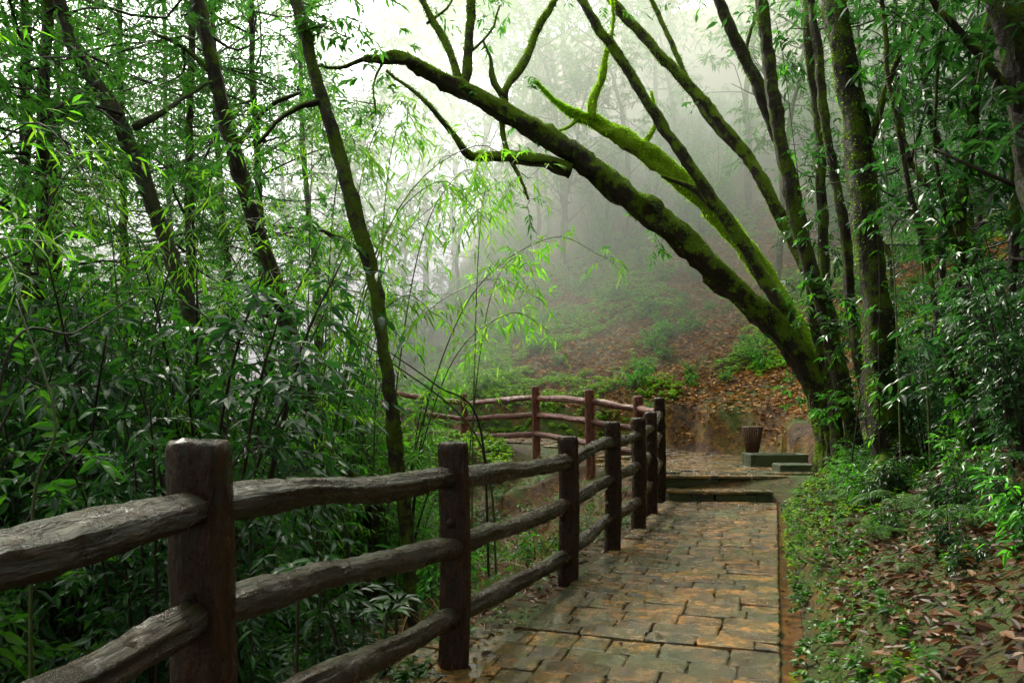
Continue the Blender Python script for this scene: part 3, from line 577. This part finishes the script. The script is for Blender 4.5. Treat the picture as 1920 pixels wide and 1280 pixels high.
# ---------------------------------------------------------------- litter, seedlings, straw
def scatter(n,x0,x1,y0,y1,cond):
    x=rng.uniform(x0,x1,n);y=rng.uniform(y0,y1,n); s,pz,wl,wr,_,_=pinfo(x,y); k=cond(x,y,s-wr,-s-wl); x=x[k];y=y[k]; return np.stack([x,y,H(x,y)],-1)
def flat(P,L,W,zoff=.01,tilt=.28):
    n=len(P); a=rng.uniform(0,6.28,n); D=np.stack([np.cos(a),np.sin(a),rng.normal(.05,tilt,n)],-1); P=P.copy(); P[:,2]+=zoff+rng.uniform(0,.025,n)
    return leafgeo(P,D,L*rng.uniform(.5,1.4,n),W*rng.uniform(.6,1.3,n),.1,1,.5)
A=scatter(60000,.3,9,2,12,lambda x,y,r,q:(r>.3)&(r<4)); B=scatter(14000,-5,1.8,2.2,13,lambda x,y,r,q:(q>.02)&(q<3)); C=scatter(60000,-1,12,14,27,lambda x,y,r,q:(r>.5))
A2=scatter(1600,.3,5,2,11,lambda x,y,r,q:(r>.0)&(r<.3))
g1=flat(A,.068,.03);g2=flat(B,.07,.03);g3_=flat(C,.12,.055);g5=flat(A2,.05,.022,.0,.1)
D_=scatter(200,-1,4,3,11,lambda x,y,r,q:(r<-.0)&(q<0)); D_[:,2]+=.034; g4=flat(D_,.045,.018,.0,.05)
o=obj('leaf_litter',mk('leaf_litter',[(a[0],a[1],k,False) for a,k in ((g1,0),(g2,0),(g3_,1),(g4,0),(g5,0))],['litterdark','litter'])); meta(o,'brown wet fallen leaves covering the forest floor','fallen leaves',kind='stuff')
def seedlings(P,per,L,W,hgt):
    n=len(P); O=np.repeat(P,per,0); O[:,2]+=np.repeat(hgt*rng.uniform(.3,1,n),per)*rng.uniform(.5,1,n*per); a=rng.uniform(0,6.28,n*per)
    D=np.stack([np.cos(a),np.sin(a),rng.uniform(.1,.9,n*per)],-1); sz=np.repeat(rng.uniform(.5,1.3,n),per)
    return leafgeo(O,D,L*sz,W*sz,.45,1,.35)
s1=seedlings(scatter(8500,.3,8,2,12.5,lambda x,y,r,q:(r>.08)&(r<4)&((fnoise(x*1.5,y*1.5)>.35)|(r<.5))),8,.055,.028,.12)
s2=seedlings(scatter(3500,-5,1.8,2.2,14,lambda x,y,r,q:(q>.15)&(q<4)&(fnoise(x,y)>-.3)),6,.08,.03,.12)
s3=seedlings(scatter(36000,-3,13,14,28,lambda x,y,r,q:(r>.03)&(fnoise(x*.8,y*.8)+.5*fnoise(x*2.3,y*2.1)>-.25)&((r>.8)|(fnoise(x*2.7,y*2.3)>-.15))),7,.10,.045,.2)
s4=seedlings(scatter(5000,-5,-0,14,24,lambda x,y,r,q:(r>.15)|(q>.3)),7,.13,.06,.3)
s5=seedlings(scatter(3500,2,9,6,12.5,lambda x,y,r,q:(r>.1)&(r<1.1)),8,.05,.024,.14)
o=obj('ground_cover',mk('ground_cover',[(a[0],a[1],k,False) for a,k in ((s1,0),(s2,0),(s3,1),(s4,1),(s5,1))],['bankleaf','ground'])); meta(o,'low green seedlings and ferns on the forest floor','ground cover',kind='stuff')
P=scatter(140000,.3,8,2.,12.5,lambda x,y,r,q:(r>.05)&(r<.5)&(fnoise(x*2,y*2)>-.6)); n=len(P)
mg=leafgeo(P,rng.normal(0,.5,(n,3))+[-.3,0,.8],.03*rng.uniform(.5,1.3,n),.010*rng.uniform(.5,1.4,n),.3,0,.8)
o=obj('bank_moss',mk('bank_moss',[(mg[0],mg[1],0,False)],['mossf'])); meta(o,'green moss carpet along the earth bank edge','moss',kind='stuff')
P=scatter(7500,-3,2.2,4.5,15,lambda x,y,r,q:(q>.25)&(q<3.)); n=len(P); 
dg=leafgeo(P,rng.normal(0,.5,(n,3))+[0,0,.8],.5*rng.uniform(.4,1.2,n),.007*rng.uniform(.6,1.3,n),.35,1,.8)
o=obj('dry_grass',mk('dry_grass',[(dg[0],dg[1],0,False)],['straw'])); meta(o,'dry straw-coloured grass stalks behind the fence','grass',kind='stuff')
def rosette():
    k=9; a=np.arange(k)*2.4+rng.uniform(0,1); D=np.stack([np.cos(a),np.sin(a),np.full(k,.35)],-1)
    lg=leafgeo(np.tile([[0,0,.3]],(k,1))+D*.03,D,np.full(k,.14)*rng.uniform(.8,1.1,k),np.full(k,.045),.35,1,.15)
    V,F,_,_,_=tube(cr([(0,0,-.1),(.01,0,.1),(0,0,.31)],6),[.008]*6,5,.05); return mk('rosette',[(lg[0],lg[1],0,True),(V,F,1,True)],['leafdark','twig'])
RS=[rosette(),rosette()]
for (u,v,d) in [(560,1085,3.8),(600,1070,4.1),(725,1150,4.0),(745,1130,4.3),(470,1010,4.6)]:
    x,y,z=at(u,v,d); gz=h1(x,y); o=bpy.data.objects.new('rosette_plant',RS[rng.integers(0,2)]); col.objects.link(o); sc=max(.7,(z-gz)/.3); o.location=(x,y,gz); o.scale=(1,1,sc); o.rotation_euler=(0,0,rng.uniform(0,6)); meta(o,'dark glossy whorled seedling below the fence','plant','whorled seedlings')
def fern():
    O=[];D=[];LN=[];stem=[]
    for i in range(9):
        a=i*2.4+rng.uniform(-.2,.2); L=rng.uniform(.35,.55); c=cr([(0,0,0),(math.cos(a)*L*.35,math.sin(a)*L*.35,L*.45),(math.cos(a)*L*.8,math.sin(a)*L*.8,L*.5),(math.cos(a)*L*1.15,math.sin(a)*L*1.15,L*.3)],22)
        V,F,_,_,_=tube(c,np.linspace(.004,.001,22),4,0); stem.append((V,F,1,True)); t=norm(np.gradient(c,axis=0)); sd=norm(np.cross(t,[0,0,1.]))
        w=np.sin(np.linspace(.5,3.1,22)); 
        for sg in (1,-1): O.append(c[3:]);D.append((sd*sg+t*.35)[3:]);LN.append((.1*w+.012)[3:])
    LN=np.concatenate(LN); lg=leafgeo(np.vstack(O),np.vstack(D),LN,np.full(len(LN),.019),.2,1,.1)
    return mk('fronds',[(lg[0],lg[1],0,False)]+stem,['bankleaf','culm'])
FE=[fern(),fern()]
c_=0
for _ in range(600):
    if c_>=40: break
    d=rng.uniform(4.2,12); x=rng.uniform(1,6); r=(lambda v:float(v[0][0])-float(v[3][0]))(pinfo(np.array([x]),np.array([d])))
    if not .3<r<2.: continue
    if 960+x/d*FP>2000: continue
    place(FE[rng.integers(0,2)],'fern',x,d,rng.uniform(.3,.6),'green fern on the bank beside the path','fern','ferns on the bank',dz=0); c_+=1
# ---------------------------------------------------------------- boulder at the top of the bank
th,ph=np.meshgrid(np.linspace(0,math.pi,44),np.linspace(0,2*math.pi,65)[:-1],indexing='ij')
dv=np.stack([np.sin(th)*np.cos(ph),np.sin(th)*np.sin(ph),np.cos(th)],-1); rr=1+.14*fnoise(dv[...,0]*2.2+dv[...,2],dv[...,1]*2.2-dv[...,2]*1.1)+.04*fnoise(dv[...,0]*7,dv[...,1]*7+dv[...,2]*5)
V=(dv*rr[...,None]*[.5,.42,.28]).reshape(-1,3); i=np.arange(43)[:,None]*64;j=np.arange(64)[None];j2=(j+1)%64
bx,by=at(1970,760,5.9)[:2]
o=obj('mossy_boulder',mk('mossy_boulder',[(V,[np.stack([i+j,i+64+j,i+64+j2,i+j2],-1).reshape(-1,4)],0,True)],['rock']),None,(bx,by,h1(bx,by)+.05)); meta(o,'dark wet boulder with moss on the bank','rock')
# ---------------------------------------------------------------- bin, trough, block
bx,by=4.62,15.3; bz=h1(bx,by)+.04
e=bpy.data.objects.new('waste_basket',None); col.objects.link(e); e.location=(bx,by,bz); meta(e,'conical brown woven cane waste basket beside the path','basket')
sl=[]
for i in range(22):
    a=i*math.pi/11; V,F,_,_,_=tube([(math.cos(a)*.09,math.sin(a)*.09,0),(math.cos(a)*.13,math.sin(a)*.13,.25),(math.cos(a)*.185,math.sin(a)*.185,.56)],[.013,.018,.024],5,.03); sl.append((V,F,0,True))
obj('slats',mk('slats',sl,['basket']),e)
for (z,r,w) in [(.56,.19,.017),(.5,.178,.01),(.28,.137,.01),(.04,.1,.014)]:
    a=np.linspace(0,2*math.pi,25); V,F,_,_,_=tube(np.stack([np.cos(a)*r,np.sin(a)*r,np.full(25,z)],-1),[w]*25,6,.02); obj('rim' if z>.55 else 'hoop',mk('hoop',[(V,F,0,True)],['basket']),e)
def box(x0,x1,y0,y1,z0,z1):
    return np.array([(x,y,z) for z in (z0,z1) for x,y in ((x0,y0),(x1,y0),(x1,y1),(x0,y1))]),[np.array([(0,3,2,1),(4,5,6,7),(0,1,5,4),(1,2,6,5),(2,3,7,6),(3,0,4,7)])]
def bev(o,w): 
    m=o.modifiers.new('b','BEVEL'); m.width=w; m.segments=3
tz=.335
e=bpy.data.objects.new('stone_trough',None); col.objects.link(e); e.location=(4.4,13.4,tz); meta(e,'low rectangular dark stone trough with mossy rim','trough')
for (x0,x1,y0,y1) in [(-.46,.5,-.25,-.17),(-.46,.5,.17,.25),(-.46,-.38,-.168,.168),(.42,.5,-.168,.168)]:
    V,F=box(x0,x1,y0,y1,-.2,.22); o=obj('wall',mk('wall',[(V,F,0,False)],['kerb']),e); bev(o,.015)
V,F=box(-.38,.42,-.168,.168,-.2,.06); obj('basin_floor',mk('basin_floor',[(V,F,0,False)],['soil']),e)
V,F=box(-.26,.3,-.2,.2,-.25,.12); o=obj('stone_block',mk('stone_block',[(V,F,0,False)],['kerb']),None,(4.38,12.45,tz)); bev(o,.025); meta(o,'low moss-covered stone block beside the steps','stone block')
# ---------------------------------------------------------------- mist
def mist(nm,y0,y1,z1,den):
    V,F=box(-60,70,y0,y1,-14,z1)
    mt=bpy.data.materials.new('mist'); mt.use_nodes=True; nt=mt.node_tree; nt.nodes.clear(); ou=nt.nodes.new('ShaderNodeOutputMaterial'); vs=nt.nodes.new('ShaderNodeVolumeScatter')
    vs.inputs['Color'].default_value=(.95,1,.86,1); vs.inputs['Density'].default_value=den; vs.inputs['Anisotropy'].default_value=.3; nt.links.new(vs.outputs[0],ou.inputs['Volume']); M['mist']=mt
    o=obj(nm,mk(nm,[(V,F,0,False)],['mist'])); o['kind']='structure'
mist('mist',18.5,100.,16,.052)
# ---------------------------------------------------------------- light, world, camera
w=bpy.data.worlds.new('World'); scene.world=w; w.use_nodes=True; nt=w.node_tree; bg=nt.nodes['Background']
EL,AZ=52,-34
sk=nt.nodes.new('ShaderNodeTexSky'); sk.sky_type='NISHITA'; sk.sun_disc=False; sk.sun_elevation=math.radians(EL); sk.sun_rotation=math.radians(AZ); sk.dust_density=4; sk.air_density=1.2
hs=nt.nodes.new('ShaderNodeHueSaturation'); hs.inputs['Saturation'].default_value=.2; hs.inputs['Value'].default_value=4.4; nt.links.new(sk.outputs[0],hs.inputs['Color'])
mx=nt.nodes.new('ShaderNodeMixRGB'); mx.blend_type='MULTIPLY'; mx.inputs['Fac'].default_value=1; mx.inputs['Color2'].default_value=(.95,1,.85,1); nt.links.new(hs.outputs[0],mx.inputs['Color1']); nt.links.new(mx.outputs[0],bg.inputs['Color']); bg.inputs['Strength'].default_value=.15
sd=bpy.data.lights.new('sun','SUN'); sd.energy=5.; sd.angle=math.radians(12); sd.color=(1,.96,.78); so=bpy.data.objects.new('sun',sd); col.objects.link(so)
from mathutils import Vector
el=math.radians(EL);az=math.radians(AZ); dv=Vector((math.sin(az)*math.cos(el),math.cos(az)*math.cos(el),math.sin(el))); so.rotation_euler=dv.to_track_quat('Z','Y').to_euler()
cd=bpy.data.cameras.new('camera'); cd.lens=28; cd.sensor_width=36; cd.shift_y=(HZ-640)/1920; cd.clip_end=600; cd.clip_start=.05
co=bpy.data.objects.new('camera',cd); col.objects.link(co); co.location=(0,0,CAM); co.rotation_euler=(math.radians(90),0,0); scene.camera=co
scene.view_settings.view_transform='Standard'; scene.view_settings.look='None'; scene.view_settings.exposure=0
